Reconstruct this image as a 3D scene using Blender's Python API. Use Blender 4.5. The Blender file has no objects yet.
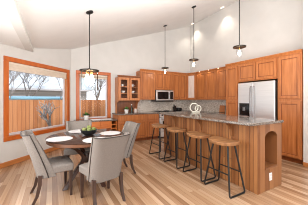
import bpy, bmesh, math, random
from mathutils import Vector, Matrix
random.seed(7)
SC = bpy.context.scene
COL = SC.collection
R = math.radians

# ------------------------------------------------------------------ camera
cam = bpy.data.cameras.new('camera'); co = bpy.data.objects.new('camera', cam); COL.objects.link(co)
co.location = (0, 0, 1.35)
co.rotation_euler = (R(90), 0, R(-29.5))
cam.sensor_width = 36.0
cam.lens = 180.0 / 308.0 * 36.0
cam.shift_y = -2.5 / 308.0
cam.clip_start = 0.05
SC.camera = co
# ------------------------------------------------------------------ world, light, exposure
w = bpy.data.worlds.new('sky'); SC.world = w; w.use_nodes = True
bg = w.node_tree.nodes['Background']
bg.inputs[0].default_value = (0.88, 0.94, 1.0, 1); bg.inputs[1].default_value = 1.15
def area(name, loc, rot, sx, sy, power, color=(1, 1, 1)):
    l = bpy.data.lights.new(name, 'AREA'); l.shape = 'RECTANGLE'; l.size = sx; l.size_y = sy
    l.energy = power; l.color = color
    o = bpy.data.objects.new(name, l); COL.objects.link(o); o.location = loc; o.rotation_euler = rot
    return o
# added fill light behind the camera, at the open rear of the room
area('rear_fill', (1.6, -2.9, 1.9), (R(98), 0, 0), 5.2, 3.2, 90, (1.0, 0.98, 0.95))
# added fill light aimed upwards to brighten the ceiling
area('ceiling_fill', (1.6, 0.5, 1.5), (R(180 - 8), 0, 0), 2.6, 2.6, 175, (1.0, 0.98, 0.95))
# added fill light at the unseen side opening of the dining bay
area('side_fill', (-1.6, 2.1, 1.4), (0, R(-90), 0), 1.7, 2.2, 70, (1.0, 0.98, 0.95))
sun = bpy.data.lights.new('sun', 'SUN'); sun.energy = 1.6; sun.angle = R(6); sun.color = (1, 0.95, 0.88)
so = bpy.data.objects.new('sun', sun); COL.objects.link(so); so.rotation_euler = (R(48), 0, R(18))
vs = SC.view_settings
vs.view_transform = 'Standard'; vs.look = 'None'; vs.gamma = 1.0; vs.exposure = 0.36; vs.use_curve_mapping = False
SC.cycles.use_denoising = True; SC.cycles.filter_width = 1.0
SC.cycles.max_bounces = 8; SC.cycles.diffuse_bounces = 5; SC.cycles.transparent_max_bounces = 16
SC.cycles.sample_clamp_indirect = 6.0

# ------------------------------------------------------------------ materials
def s2l(c):
    return tuple(((v / 255) / 12.92 if v / 255 <= 0.04045 else ((v / 255 + 0.055) / 1.055) ** 2.4) for v in c) + (1,)
def mat(name, rgb=(200, 200, 200), rough=0.5, metal=0.0, spec=0.5):
    m = bpy.data.materials.new(name); m.use_nodes = True
    b = m.node_tree.nodes['Principled BSDF']
    b.inputs['Base Color'].default_value = s2l(rgb); b.inputs['Roughness'].default_value = rough
    b.inputs['Metallic'].default_value = metal; b.inputs['Specular IOR Level'].default_value = spec
    return m
def N(m, t, **kw):
    n = m.node_tree.nodes.new(t)
    for k, v in kw.items():
        setattr(n, k, v)
    return n
def L(m, a, b): m.node_tree.links.new(a, b)
def ramp(m, fac, stops):
    r = N(m, 'ShaderNodeValToRGB'); e = r.color_ramp.elements
    while len(e) < len(stops): e.new(0.5)
    for i, (p, c) in enumerate(stops): e[i].position = p; e[i].color = s2l(c)
    L(m, fac, r.inputs[0]); return r.outputs[0]
def coords(m, scale=(1, 1, 1), rot=(0, 0, 0)):
    tc = N(m, 'ShaderNodeTexCoord'); mp = N(m, 'ShaderNodeMapping')
    mp.inputs['Scale'].default_value = scale; mp.inputs['Rotation'].default_value = rot
    L(m, tc.outputs['Object'], mp.inputs[0]); return mp.outputs[0]
def noise_mat(name, c1, c2, scale=(5, 5, 5), rough=0.6, detail=4, lo=0.3, hi=0.7, metal=0, bump=0.0, spec=0.5):
    m = mat(name, c1, rough, metal, spec); n = N(m, 'ShaderNodeTexNoise'); n.inputs['Scale'].default_value = 1.0
    n.inputs['Detail'].default_value = detail; L(m, coords(m, scale), n.inputs['Vector'])
    b = m.node_tree.nodes['Principled BSDF']
    L(m, ramp(m, n.outputs[0], [(lo, c1), (hi, c2)]), b.inputs['Base Color'])
    if bump:
        bp = N(m, 'ShaderNodeBump'); bp.inputs['Strength'].default_value = bump; bp.inputs['Distance'].default_value = 0.01
        L(m, n.outputs[0], bp.inputs['Height']); L(m, bp.outputs[0], b.inputs['Normal'])
    return m
def mth(m, op, a, b=None):
    n = N(m, 'ShaderNodeMath', operation=op)
    for i, v in enumerate((a, b)):
        if v is None: continue
        if isinstance(v, (int, float)): n.inputs[i].default_value = v
        else: L(m, v, n.inputs[i])
    return n.outputs[0]
def plank_mat(name, stops, pw, plen, across='X', along='Y', rough=0.35, gap=(90, 60, 40), gapw=0.03, grain=0.35, off=0.0):
    """boards: a random tone for every board, grain along it and a fine dark joint between boards"""
    m = mat(name, (200, 170, 130), rough)
    tc = N(m, 'ShaderNodeTexCoord'); sp = N(m, 'ShaderNodeSeparateXYZ'); L(m, tc.outputs['Object'], sp.inputs[0])
    u = mth(m, 'DIVIDE', mth(m, 'ADD', sp.outputs[across], off), pw); row = mth(m, 'FLOOR', u)
    wn = N(m, 'ShaderNodeTexWhiteNoise', noise_dimensions='1D'); L(m, row, wn.inputs['W'])
    v = mth(m, 'ADD', mth(m, 'DIVIDE', sp.outputs[along], plen), mth(m, 'MULTIPLY', wn.outputs['Value'], 7.31))
    cell = mth(m, 'FLOOR', v)
    cb = N(m, 'ShaderNodeCombineXYZ'); L(m, row, cb.inputs[0]); L(m, cell, cb.inputs[1])
    w2 = N(m, 'ShaderNodeTexWhiteNoise', noise_dimensions='2D'); L(m, cb.outputs[0], w2.inputs['Vector'])
    sc = {'X': 1.5, 'Y': 1.5, 'Z': 1.5}; sc[across] = 45
    mp = N(m, 'ShaderNodeMapping'); mp.inputs['Scale'].default_value = (sc['X'], sc['Y'], sc['Z']); L(m, tc.outputs['Object'], mp.inputs[0])
    ns = N(m, 'ShaderNodeTexNoise'); ns.inputs['Scale'].default_value = 1; ns.inputs['Detail'].default_value = 5; L(m, mp.outputs[0], ns.inputs['Vector'])
    f = mth(m, 'ADD', mth(m, 'MULTIPLY', w2.outputs['Value'], 1 - grain), mth(m, 'MULTIPLY', ns.outputs[0], grain))
    colr = ramp(m, f, stops)
    fu = mth(m, 'FRACT', u); g = mth(m, 'LESS_THAN', fu, gapw)
    g2 = mth(m, 'LESS_THAN', mth(m, 'FRACT', v), gapw * pw / plen)
    gg = mth(m, 'MULTIPLY', mth(m, 'MAXIMUM', g, g2), 0.75)
    mx = N(m, 'ShaderNodeMix', data_type='RGBA'); L(m, gg, mx.inputs[0]); L(m, colr, mx.inputs[6]); mx.inputs[7].default_value = s2l(gap)
    L(m, mx.outputs[2], m.node_tree.nodes['Principled BSDF'].inputs['Base Color'])
    return m
def glass_mat(name, tint=(1, 1, 1), gloss=0.12, rough=0.02):
    m = bpy.data.materials.new(name); m.use_nodes = True; nt = m.node_tree; nt.nodes.clear()
    out = N(m, 'ShaderNodeOutputMaterial'); mx = N(m, 'ShaderNodeMixShader')
    tr = N(m, 'ShaderNodeBsdfTransparent'); tr.inputs[0].default_value = tint + (1,)
    gl = N(m, 'ShaderNodeBsdfGlossy'); gl.inputs['Roughness'].default_value = rough
    lw = N(m, 'ShaderNodeLayerWeight'); lw.inputs[0].default_value = gloss
    L(m, lw.outputs['Fresnel'], mx.inputs[0]); L(m, tr.outputs[0], mx.inputs[1]); L(m, gl.outputs[0], mx.inputs[2]); L(m, mx.outputs[0], out.inputs[0])
    return m
def emit_mat(name, rgb, strength):
    m = mat(name, rgb, 0.4); b = m.node_tree.nodes['Principled BSDF']
    b.inputs['Emission Color'].default_value = s2l(rgb); b.inputs['Emission Strength'].default_value = strength
    return m

M = {}
M['wall'] = noise_mat('wall_paint', (211, 209, 206), (206, 204, 201), (3, 3, 3), 0.85, spec=0.2)
M['ceiling'] = noise_mat('ceiling_paint', (228, 227, 226), (224, 223, 222), (3, 3, 3), 0.9, spec=0.1)
M['floor'] = plank_mat('oak_floor', [(0.2, (140, 105, 78)), (0.42, (162, 128, 99)), (0.6, (174, 142, 113)), (0.85, (193, 164, 137))], 0.07, 1.7, 'X', 'Y', 0.24, (110, 76, 52), 0.04, 0.45)
def wood(name, c1, c2, scale=(26, 26, 2.2), rough=0.35): return noise_mat(name, c1, c2, scale, rough, 5, 0.25, 0.75)
M['cab'] = wood('honey_maple', (154, 88, 43), (190, 120, 68))
M['cab_edge'] = wood('honey_maple_bead', (112, 56, 22), (136, 72, 32))
M['hutch'] = wood('hutch_maple', (172, 104, 58), (198, 130, 80))
M['hutch_edge'] = wood('niche_sill', (120, 74, 44), (146, 96, 60), (3, 20, 20))
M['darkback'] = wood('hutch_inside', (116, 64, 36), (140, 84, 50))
M['case'] = wood('window_fir', (176, 84, 28), (196, 104, 42), (20, 20, 3))
M['base_trim'] = wood('baseboard_fir', (176, 108, 56), (198, 128, 72), (3, 3, 20))
M['desk'] = wood('desk_maple', (190, 100, 36), (212, 126, 58), (3, 20, 20))
M['island'] = plank_mat('island_boards', [(0.25, (120, 70, 33)), (0.5, (146, 93, 50)), (0.78, (172, 118, 70))], 0.062, 9.0, 'Y', 'Z', 0.5, (64, 38, 20), 0.09, 0.45, -0.01)
M['island_end'] = plank_mat('island_end_boards', [(0.15, (114, 70, 38)), (0.5, (140, 91, 54)), (0.85, (162, 113, 73))], 0.12, 9.0, 'X', 'Z', 0.4, (100, 62, 36), 0.02, 0.4, 0.03)
M['espresso'] = wood('espresso_wood', (54, 32, 24), (78, 48, 36), (8, 8, 8), 0.3)
M['tabletop'] = noise_mat('walnut_top', (44, 28, 23), (68, 44, 35), (3, 30, 30), 0.16, 5)
M['table_edge'] = wood('walnut_edge', (92, 58, 40), (124, 82, 58), (12, 12, 30), 0.35)
M['leg'] = wood('chair_leg', (50, 33, 26), (74, 50, 40), (30, 30, 4), 0.4)
M['fabric'] = noise_mat('grey_linen', (124, 117, 112), (137, 130, 125), (90, 90, 90), 0.95, 3, bump=0.08, spec=0.15)
M['trim_dark'] = mat('nailhead', (66, 62, 60), 0.4, 0.6)
M['white'] = noise_mat('white_mat', (204, 203, 206), (196, 195, 198), (60, 60, 60), 0.7)
M['ceramic'] = noise_mat('white_ceramic', (240, 238, 234), (232, 230, 226), (8, 8, 8), 0.25)
M['frost_white'] = noise_mat('ivory_ceramic', (214, 212, 200), (200, 198, 186), (8, 8, 8), 0.3)
M['blackbowl'] = noise_mat('black_bowl', (26, 26, 28), (38, 38, 40), (10, 10, 10), 0.3)
M['fruit'] = noise_mat('green_fruit', (92, 108, 44), (142, 150, 80), (22, 22, 22), 0.45)
M['fruit2'] = noise_mat('pale_fruit', (160, 160, 100), (112, 124, 60), (22, 22, 22), 0.45)
M['stem'] = mat('stem', (82, 66, 40), 0.8)
M['black'] = noise_mat('black_metal', (34, 33, 33), (44, 43, 42), (20, 20, 20), 0.45, metal=0.5)
M['bronze'] = noise_mat('bronze_metal', (40, 37, 34), (52, 48, 43), (20, 20, 20), 0.35, metal=0.7)
M['brass'] = mat('brass', (196, 152, 92), 0.3, 0.9)
M['steel'] = noise_mat('brushed_steel', (220, 221, 222), (228, 229, 230), (2, 2, 90), 0.34, 2, metal=0.8)
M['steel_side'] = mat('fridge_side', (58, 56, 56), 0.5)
M['handle'] = mat('handle_steel', (150, 150, 152), 0.3, 0.9)
M['blackgloss'] = mat('black_gloss', (20, 20, 22), 0.12)
M['seat'] = wood('stool_seat', (124, 82, 52), (174, 128, 86), (4, 22, 22), 0.4)
M['glass'] = glass_mat('window_glass', (1, 1, 1), 0.08)
M['shade_glass'] = glass_mat('lamp_glass', (0.98, 0.99, 0.99), 0.07)
M['frost'] = noise_mat('frosted_glass', (206, 190, 182), (222, 210, 204), (30, 30, 4), 0.35)
M['vinyl'] = noise_mat('vinyl_sash', (206, 202, 206), (214, 210, 212), (8, 8, 8), 0.4)
M['blind'] = noise_mat('shade_cloth', (226, 212, 196), (216, 202, 186), (4, 4, 60), 0.9)
M['bulb'] = emit_mat('bulb', (255, 240, 222), 22.0)
M['puck'] = emit_mat('puck', (255, 236, 210), 6.0)
M['plastic'] = noise_mat('white_plastic', (232, 232, 232), (226, 226, 226), (10, 10, 10), 0.4)
M['leaf'] = noise_mat('leaf', (64, 104, 44), (110, 150, 70), (30, 30, 30), 0.6)
M['soil'] = noise_mat('soil', (60, 44, 34), (40, 30, 24), (60, 60, 60), 0.95)
M['bottle'] = mat('dark_bottle', (34, 44, 28), 0.1)
M['paper'] = mat('paper', (236, 234, 232), 0.8)
M['fence'] = plank_mat('fence_boards', [(0.2, (156, 94, 54)), (0.5, (184, 120, 76)), (0.85, (206, 148, 104))], 0.14, 20, 'X', 'Z', 0.8, (96, 56, 30), 0.09, 0.4)
M['bark'] = noise_mat('bark', (96, 84, 78), (150, 140, 134), (12, 12, 3), 0.9)
M['twig'] = noise_mat('frosty_twigs', (120, 112, 110), (178, 174, 174), (9, 9, 9), 0.9)
M['yard'] = noise_mat('yard', (170, 150, 124), (206, 192, 172), (2, 2, 2), 0.95)
M['siding'] = plank_mat('house_siding', [(0.1, (168, 160, 156)), (0.9, (190, 182, 178))], 0.18, 30, 'Z', 'X', 0.8, (110, 124, 138), 0.08, 0.3)
M['roof'] = noise_mat('snowy_roof', (214, 220, 228), (186, 192, 202), (1.5, 1.5, 1.5), 0.9)
M['bluetrim'] = noise_mat('blue_metal_roof', (120, 176, 204), (150, 198, 220), (1, 1, 1), 0.6)
def granite(name, cols, scale):
    m = mat(name, cols[0], 0.12)
    c = coords(m, (scale,) * 3)
    v = N(m, 'ShaderNodeTexVoronoi'); v.inputs['Scale'].default_value = 1.0; L(m, c, v.inputs['Vector'])
    n = N(m, 'ShaderNodeTexNoise'); n.inputs['Scale'].default_value = 0.12; n.inputs['Detail'].default_value = 6; L(m, c, n.inputs['Vector'])
    sp = N(m, 'ShaderNodeSeparateColor'); L(m, v.outputs['Color'], sp.inputs[0])
    f = mth(m, 'ADD', mth(m, 'MULTIPLY', sp.outputs[0], 0.5), mth(m, 'MULTIPLY', n.outputs[0], 0.5))
    k = len(cols)
    L(m, ramp(m, f, [(0.2 + 0.6 * i / (k - 1), cc) for i, cc in enumerate(cols)]), m.node_tree.nodes['Principled BSDF'].inputs['Base Color'])
    return m
M['granite'] = granite('granite', [(36, 31, 29), (90, 79, 72), (130, 118, 108), (160, 149, 140)], 130)
M['splash'] = granite('granite_splash', [(146, 134, 122), (190, 178, 166), (208, 198, 188), (224, 218, 210)], 40)

# ------------------------------------------------------------------ mesh helpers
class MB:
    def __init__(s): s.bm = bmesh.new()
    def box(s, x0, x1, y0, y1, z0, z1, T=None):
        vs_ = [s.bm.verts.new(Vector((x, y, z)) if T is None else T @ Vector((x, y, z))) for x in (x0, x1) for y in (y0, y1) for z in (z0, z1)]
        for f in ((0, 1, 3, 2), (4, 6, 7, 5), (0, 4, 5, 1), (2, 3, 7, 6), (0, 2, 6, 4), (1, 5, 7, 3)):
            s.bm.faces.new([vs_[i] for i in f])
        return s
    def prism(s, pts, a, b, axis='z'):
        """polygon pts extruded from a to b along axis; pts are (x,y) for z, (x,z) for y, (y,z) for x"""
        def P(p, t): return {'z': (p[0], p[1], t), 'y': (p[0], t, p[1]), 'x': (t, p[0], p[1])}[axis]
        A = [s.bm.verts.new(P(p, a)) for p in pts]; B = [s.bm.verts.new(P(p, b)) for p in pts]
        n = len(pts)
        s.bm.faces.new(A); s.bm.faces.new(B[::-1])
        for i in range(n): s.bm.faces.new([A[i], B[i], B[(i + 1) % n], A[(i + 1) % n]])
        return s
    def tube(s, pts, r, seg=8, r1=None):
        pts = [Vector(p) for p in pts]; n = len(pts); rings = []
        up = None
        for i, p in enumerate(pts):
            t = (pts[min(i + 1, n - 1)] - pts[max(i - 1, 0)]).normalized()
            if up is None:
                up = Vector((0, 0, 1)) if abs(t.z) < 0.9 else Vector((1, 0, 0))
            a = t.cross(up).normalized(); b = a.cross(t).normalized(); up = b
            rr = r if r1 is None else r + (r1 - r) * i / max(1, n - 1)
            rings.append([s.bm.verts.new(p + rr * (math.cos(q) * a + math.sin(q) * b)) for q in [2 * math.pi * k / seg for k in range(seg)]])
        for A, B in zip(rings, rings[1:]):
            for k in range(seg): s.bm.faces.new([A[k], A[(k + 1) % seg], B[(k + 1) % seg], B[k]])
        s.bm.faces.new(rings[0][::-1]); s.bm.faces.new(rings[-1])
        return s
    def bar(s, pts, hw, hd):
        """rectangular bar through pts; hw, hd half sizes in x and y (or lists)"""
        rings = []
        for i, p in enumerate(pts):
            a = hw[i] if isinstance(hw, (list, tuple)) else hw; b = hd[i] if isinstance(hd, (list, tuple)) else hd
            rings.append([s.bm.verts.new((p[0] + dx * a, p[1] + dy * b, p[2])) for dx, dy in ((-1, -1), (1, -1), (1, 1), (-1, 1))])
        for A, B in zip(rings, rings[1:]):
            for k in range(4): s.bm.faces.new([A[k], A[(k + 1) % 4], B[(k + 1) % 4], B[k]])
        s.bm.faces.new(rings[0][::-1]); s.bm.faces.new(rings[-1])
        return s
    def lathe(s, prof, c=(0, 0, 0), seg=32, T=None):
        rings = []
        for r, z in prof:
            if r <= 1e-6: rings.append([s.bm.verts.new((c[0], c[1], c[2] + z))])
            else: rings.append([s.bm.verts.new((c[0] + r * math.cos(2 * math.pi * k / seg), c[1] + r * math.sin(2 * math.pi * k / seg), c[2] + z)) for k in range(seg)])
        for A, B in zip(rings, rings[1:]):
            for k in range(seg):
                k2 = (k + 1) % seg
                if len(A) == 1 and len(B) == 1: continue
                if len(A) == 1: s.bm.faces.new([A[0], B[k2], B[k]])
                elif len(B) == 1: s.bm.faces.new([A[k], A[k2], B[0]])
                else: s.bm.faces.new([A[k], A[k2], B[k2], B[k]])
        for ring, fl in ((rings[0], True), (rings[-1], False)):
            if len(ring) > 1 and prof[0] != prof[-1]: s.bm.faces.new(ring[::-1] if fl else ring)
        return s
    def ball(s, c, rx, ry=None, rz=None, seg=14):
        ry = rx if ry is None else ry; rz = rx if rz is None else rz
        bmesh.ops.create_uvsphere(s.bm, u_segments=seg, v_segments=max(6, seg // 2 + 1), radius=1,
                                  matrix=Matrix.Translation(c) @ Matrix.Diagonal((rx, ry, rz, 1)))
        return s
    def torus(s, c, R_, r, axis='y', seg=28, sg=10, T=None):
        rings = []
        for i in range(seg):
            a = 2 * math.pi * i / seg; ring = []
            for j in range(sg):
                b = 2 * math.pi * j / sg; rad = R_ + r * math.cos(b); q = r * math.sin(b)
                p = {'y': (rad * math.cos(a), q, rad * math.sin(a)), 'z': (rad * math.cos(a), rad * math.sin(a), q)}[axis]
                ring.append(s.bm.verts.new(Vector(c) + (Vector(p) if T is None else T @ Vector(p))))
            rings.append(ring)
        for i in range(seg):
            A, B = rings[i], rings[(i + 1) % seg]
            for j in range(sg): s.bm.faces.new([A[j], A[(j + 1) % sg], B[(j + 1) % sg], B[j]])
        return s
    def build(s, name, m, parent=None, bevel=0.0, segs=2, sub=0, sharp=40):
        bmesh.ops.recalc_face_normals(s.bm, faces=s.bm.faces)
        me = bpy.data.meshes.new(name); s.bm.to_mesh(me); s.bm.free()
        me.materials.append(m)
        for p in me.polygons: p.use_smooth = True
        me.set_sharp_from_angle(angle=R(sharp))
        o = bpy.data.objects.new(name, me); COL.objects.link(o)
        if parent is not None: o.parent = parent
        if bevel:
            b = o.modifiers.new('bevel', 'BEVEL'); b.width = bevel; b.segments = segs; b.limit_method = 'ANGLE'; b.angle_limit = R(40)
        if sub:
            q = o.modifiers.new('subdivision', 'SUBSURF'); q.levels = sub; q.render_levels = sub
        return o
def tag(o, label, cat, group=None, kind=None):
    o['label'] = label; o['category'] = cat
    if group: o['group'] = group
    if kind: o['kind'] = kind
    return o
def thing(name, label, cat, loc=(0, 0, 0), rz=0.0, group=None):
    o = bpy.data.objects.new(name, None); COL.objects.link(o)
    o.empty_display_size = 0.1
    o.location = loc; o.rotation_euler = (0, 0, rz)
    return tag(o, label, cat, group)
def struct(o): o['kind'] = 'structure'; return o
def struct_empty(name, loc=(0, 0, 0), rz=0.0):
    o = bpy.data.objects.new(name, None); COL.objects.link(o); o.location = loc; o.rotation_euler = (0, 0, rz); return struct(o)
def copy_tree(o, parent=None):
    c = o.copy(); COL.objects.link(c)
    if parent is not None: c.parent = parent
    for ch in list(o.children): copy_tree(ch, c)
    return c

# ------------------------------------------------------------------ room shell
def ceil_z(x): return 2.70 + 0.352 * x
XW, YW = 5.15, 5.95          # inner faces of right and back wall
XB = 0.49                    # corner between the bay wall and the back wall
P0 = (-1.40, YW - (XB + 1.40))
LB = (XB + 1.40) * math.sqrt(2)
struct(MB().box(-1.6, 5.35, -3, 6.15, -0.12, 0).build('floor', M['floor']))
struct(MB().prism([(-0.38, ceil_z(-0.38)), (5.35, ceil_z(5.35)), (5.35, ceil_z(5.35) + 0.12), (-0.38, ceil_z(-0.38) + 0.12)], -3, 6.15, 'y').build('ceiling', M['ceiling']))
struct(MB().prism([(-1.60, -3), (-0.52, -3), (-0.52, YW - XB - 0.52), (-1.6, YW - XB - 1.6)], 2.47, 2.56, 'z').build('ceiling', M['ceiling']))
struct(MB().prism([(-0.52, -3), (-0.38, -3), (-0.38, YW - XB - 0.38), (-0.52, YW - XB - 0.52)], 2.47, ceil_z(-0.38), 'z').build('trim_1', M['wall']))
# back wall with the opening of window_2
W2 = (0.63, 1.70, 0.665, 2.26)
b = MB(); b.box(XB - 0.1, W2[0] + 0.03, YW, YW + 0.15, 0, W2[3]).box(W2[1] - 0.03, XW, YW, YW + 0.15, 0, W2[3]).box(W2[0] + 0.03, W2[1] - 0.03, YW, YW + 0.15, 0, W2[2])
b.box(W2[0] + 0.03, W2[1] - 0.03, YW, YW + 0.15, W2[3] - 0.03, W2[3])
b.prism([(XB - 0.1, W2[3]), (XW, W2[3]), (XW, ceil_z(XW)), (XB - 0.1, ceil_z(XB - 0.1))], YW, YW + 0.15, 'y')
bmesh.ops.remove_doubles(b.bm, verts=b.bm.verts, dist=0.0005)
struct(b.build('wall_back', M['wall']))
# bay wall (45 degrees) with the opening of window_1
s1 = ((-0.85 - P0[0]) * math.sqrt(2), (0.44 - P0[0]) * math.sqrt(2)); W1 = (s1[0], s1[1], 0.51, 2.24)
b = MB(); b.box(0, W1[0] + 0.03, 0, 0.15, 0, W1[3]).box(W1[1] - 0.03, LB, 0, 0.15, 0, W1[3]).box(W1[0] + 0.03, W1[1] - 0.03, 0, 0.15, 0, W1[2] + 0.03)
xk = (-0.38 - P0[0]) * math.sqrt(2)
b.box(W1[0] + 0.03, W1[1] - 0.03, 0, 0.15, W1[3] - 0.03, W1[3])
b.prism([(0, W1[3]), (LB, W1[3]), (LB, ceil_z(XB)), (xk, ceil_z(-0.38)), (xk, 2.47), (0, 2.47)], 0, 0.15, 'y')
wl = struct(b.build('wall_left', M['wall'])); wl.location = (P0[0], P0[1], 0); wl.rotation_euler = (0, 0, R(45))
# side wall of the bay, out of frame, with a window opening added to let light in
b = MB(); b.box(-1.55, -1.4, -3, 1.0, 0, 2.47).box(-1.55, -1.4, 3.2, P0[1] + 0.06, 0, 2.47).box(-1.55, -1.4, 1.0, 3.2, 0, 0.55).box(-1.55, -1.4, 1.0, 3.2, 2.2, 2.47)
struct(b.build('wall_side', M['wall']))
b = MB(); b.prism([(XW, 1.55), (XW + 0.15, 1.55), (XW + 0.15, YW + 0.15), (XW, YW + 0.15)], 0, ceil_z(XW), 'z')
b.box(4.47, XW, 1.55, 1.70, 0, ceil_z(4.47)).box(4.47, 4.62, -3, 1.55, 0, ceil_z(4.47))
struct(b.build('wall_right', M['wall']))
# baseboards
b = MB().box(0, LB - 0.02, -0.018, 0, 0, 0.10).build('baseboard_left', M['base_trim'], bevel=0.006); b.location = (P0[0], P0[1], 0); b.rotation_euler = (0, 0, R(45)); struct(b)
struct(MB().box(XB + 0.02, 0.60, YW - 0.018, YW, 0, 0.10).build('baseboard_back', M['base_trim'], bevel=0.006))
struct(MB().box(4.452, 4.47, -3, 1.70, 0, 0.085).build('baseboard_right', M['base_trim'], bevel=0.005))

# windows: casing, jamb, sash and glass
def window(name, W, loc, rz, cw, sash=True):
    r = struct_empty(name, loc, rz); x0, x1, z0, z1 = W
    c = MB()
    c.box(x0, x1, -0.022, 0, z1 - cw, z1).box(x0, x1, -0.022, 0, z0, z0 + cw).box(x0, x0 + cw, -0.022, 0, z0 + cw, z1 - cw).box(x1 - cw, x1, -0.022, 0, z0 + cw, z1 - cw)
    c.build('casing', M['case'], r, bevel=0.006)
    i0, i1, j0, j1 = x0 + cw, x1 - cw, z0 + cw, z1 - cw
    j = MB(); t = 0.02
    j.box(i0 - t, i0, 0, 0.12, j0, j1).box(i1, i1 + t, 0, 0.12, j0, j1).box(i0 - t, i1 + t, 0, 0.12, j0 - t, j0).box(i0 - t, i1 + t, 0, 0.12, j1, j1 + t)
    j.build('jamb', M['hutch'], r)
    s = MB(); q = 0.045
    s.box(i0, i0 + q, 0.07, 0.11, j0, j1).box(i1 - q, i1, 0.07, 0.11, j0, j1).box(i0 + q, i1 - q, 0.07, 0.11, j0, j0 + q).box(i0 + q, i1 - q, 0.07, 0.11, j1 - q, j1)
    f = s.build('sash', M['vinyl'], r, bevel=0.004)
    MB().box(i0 + q, i1 - q, 0.088, 0.094, j0 + q, j1 - q).build('pane', M['glass'], f)
    return r
window('window_1', W1, (P0[0], P0[1], 0), R(45), 0.095)
window('window_2', W2, (0, YW, 0), 0, 0.10)
# cellular shades drawn up under the head of each window
def shade(label, W, loc, rz, drop, cw):
    r = thing('window_shade', label, 'blind', loc, rz, 'drawn-up window shades'); x0, x1, z0, z1 = W
    x0 += cw + 0.005; x1 -= cw + 0.005; zt = z1 - cw - 0.004
    MB().box(x0, x1, 0.002, 0.062, zt - 0.05, zt).build('headrail', M['blind'], r, bevel=0.006)
    b = MB(); n = 5
    for i in range(n):
        za = zt - 0.05 - drop * i / n; zb = zt - 0.05 - drop * (i + 1) / n
        b.prism([(0.012, za), (0.004, (za + zb) / 2), (0.012, zb), (0.052, zb), (0.060, (za + zb) / 2), (0.052, za)], x0 + 0.004, x1 - 0.004, 'x')
    b.build('folded_cloth', M['blind'], r)
    MB().box(x0, x1, 0.008, 0.058, zt - 0.05 - drop - 0.022, zt - 0.05 - drop).build('bottom_rail', M['blind'], r, bevel=0.004)
shade('cream pleated shade drawn up in the large left bay window', W1, (P0[0], P0[1], 0), R(45), 0.10, 0.095)
shade('cream pleated shade drawn up in the narrow window behind the glass lamp', W2, (0, YW, 0), 0, 0.05, 0.10)

# ------------------------------------------------------------------ outdoors
struct(MB().box(-14, 16, 6.3, 40, -0.35, -0.25).build('ground', M['yard']))
fr = thing('wooden_fence', 'orange-brown board fence across the yard outside both windows', 'fence', (0, 9.2, -0.25))
b = MB(); x = -5.0; 
while x < 5.0:
    b.box(x + 0.001, x + 0.139, 0, 0.02, 0.05, 1.60 + random.uniform(-0.012, 0.012)); x += 0.14
b.build('boards', M['fence'], fr)
b = MB().box(-5, 5, 0.02, 0.06, 0.30, 0.39).build('rail', M['fence'], fr); b = MB().box(-5, 5, 0.02, 0.06, 1.25, 1.34).build('rail', M['fence'], fr)
for k in range(5): MB().box(-4.6 + 2.3 * k - 0.045, -4.6 + 2.3 * k + 0.045, 0.06, 0.15, 0, 1.6).build('post', M['fence'], fr)
def tree(label, x, y, h, seed, spread=0.55, lean=0.0, depth=5, r0=0.09, z=-0.25):
    rnd = random.Random(seed); r = thing('bare_tree', label, 'tree', (x, y, z), 0, 'bare winter trees outside')
    t = MB(); tw = MB()
    def grow(p, d, ln, rad, k):
        pts = [p]; q = p; dd = d
        for _ in range(3):
            dd = (dd + Vector((rnd.uniform(-1, 1), rnd.uniform(-1, 1), rnd.uniform(-0.4, 0.7))) * 0.18).normalized(); q = q + dd * ln / 3; pts.append(q)
        (t if k >= depth - 1 else tw).tube(pts, rad, 5 if k < depth - 1 else 8, rad * 0.62)
        if k == 0: return
        for _ in range(4 if 1 < k < 5 else 3):
            nd = (dd + Vector((rnd.uniform(-1, 1), rnd.uniform(-1, 1), rnd.uniform(-0.3, 0.8))) * spread * 1.5).normalized()
            grow(q - dd * ln * rnd.uniform(0, 0.35), nd, ln * rnd.uniform(0.6, 0.85), rad * 0.55, k - 1)
    grow(Vector((0, 0, 0)), Vector((lean, 0, 1)).normalized(), h * 0.34, r0, depth)
    t.build('trunk', M['bark'], r); tw.build('twigs', M['twig'], r)
    return r
for a_ in (('frosty bare tree just beyond the fence at the left edge of the bay window', -1.75, 11.0, 4.4, 3, 0.45, 0.0, 6, 0.06),
           ('frosty bare tree just beyond the fence at the right edge of the bay window', 0.22, 11.0, 4.6, 5, 0.45, 0.0, 6, 0.06),
           ('frosty bare tree just beyond the fence seen through the narrow window', 3.0, 13.6, 4.8, 21, 0.40, 0.0, 6, 0.07),
           ('frosty bare tree behind the pale blue shed roof in the middle of the bay window', -1.7, 16.9, 5.6, 8, 0.5, 0, 6, 0.09),
           ('frosty bare tree far behind the fence in the narrow window, beside the lamp glass', 3.6, 16.9, 5.8, 33, 0.5, 0, 6, 0.10),
           ('distant bare tree above the snowy house roof at the left of the bay window', -4.6, 28.5, 9.5, 11, 0.5, 0, 6, 0.13),
           ('distant bare tree above the snowy house roof at the right of the bay window', 0.4, 28.5, 9.5, 14, 0.5, 0, 6, 0.13)):
    tree(*a_)
tree('dark crooked little tree standing in front of the fence', 0.1, 8.4, 2.1, 29, 0.6, -0.3, 3, 0.08)
ho = thing('neighbour_house', 'pale blue-grey house with snowy roof beyond the fence', 'house', (-2.5, 19, -0.25))
MB().box(-5.5, 5.5, 0, 6, 0, 2.5).build('wall', M['siding'], ho)
MB().prism([(-0.5, 2.5), (3, 4.6), (6.5, 2.5)], -5.9, 5.9, 'x').build('roof', M['roof'], ho)
MB().box(-5.9, 5.9, -0.62, -0.5, 2.44, 2.6).build('fascia', M['vinyl'], ho)
for xx in (-3.5, 0.2, 3.4): 
    f = MB().box(xx - 0.6, xx + 0.6, -0.04, 0, 0.9, 2.0).build('window', M['vinyl'], ho); MB().box(xx - 0.5, xx + 0.5, -0.05, -0.04, 1.0, 1.9).build('pane', M['blackgloss'], f)
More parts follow.
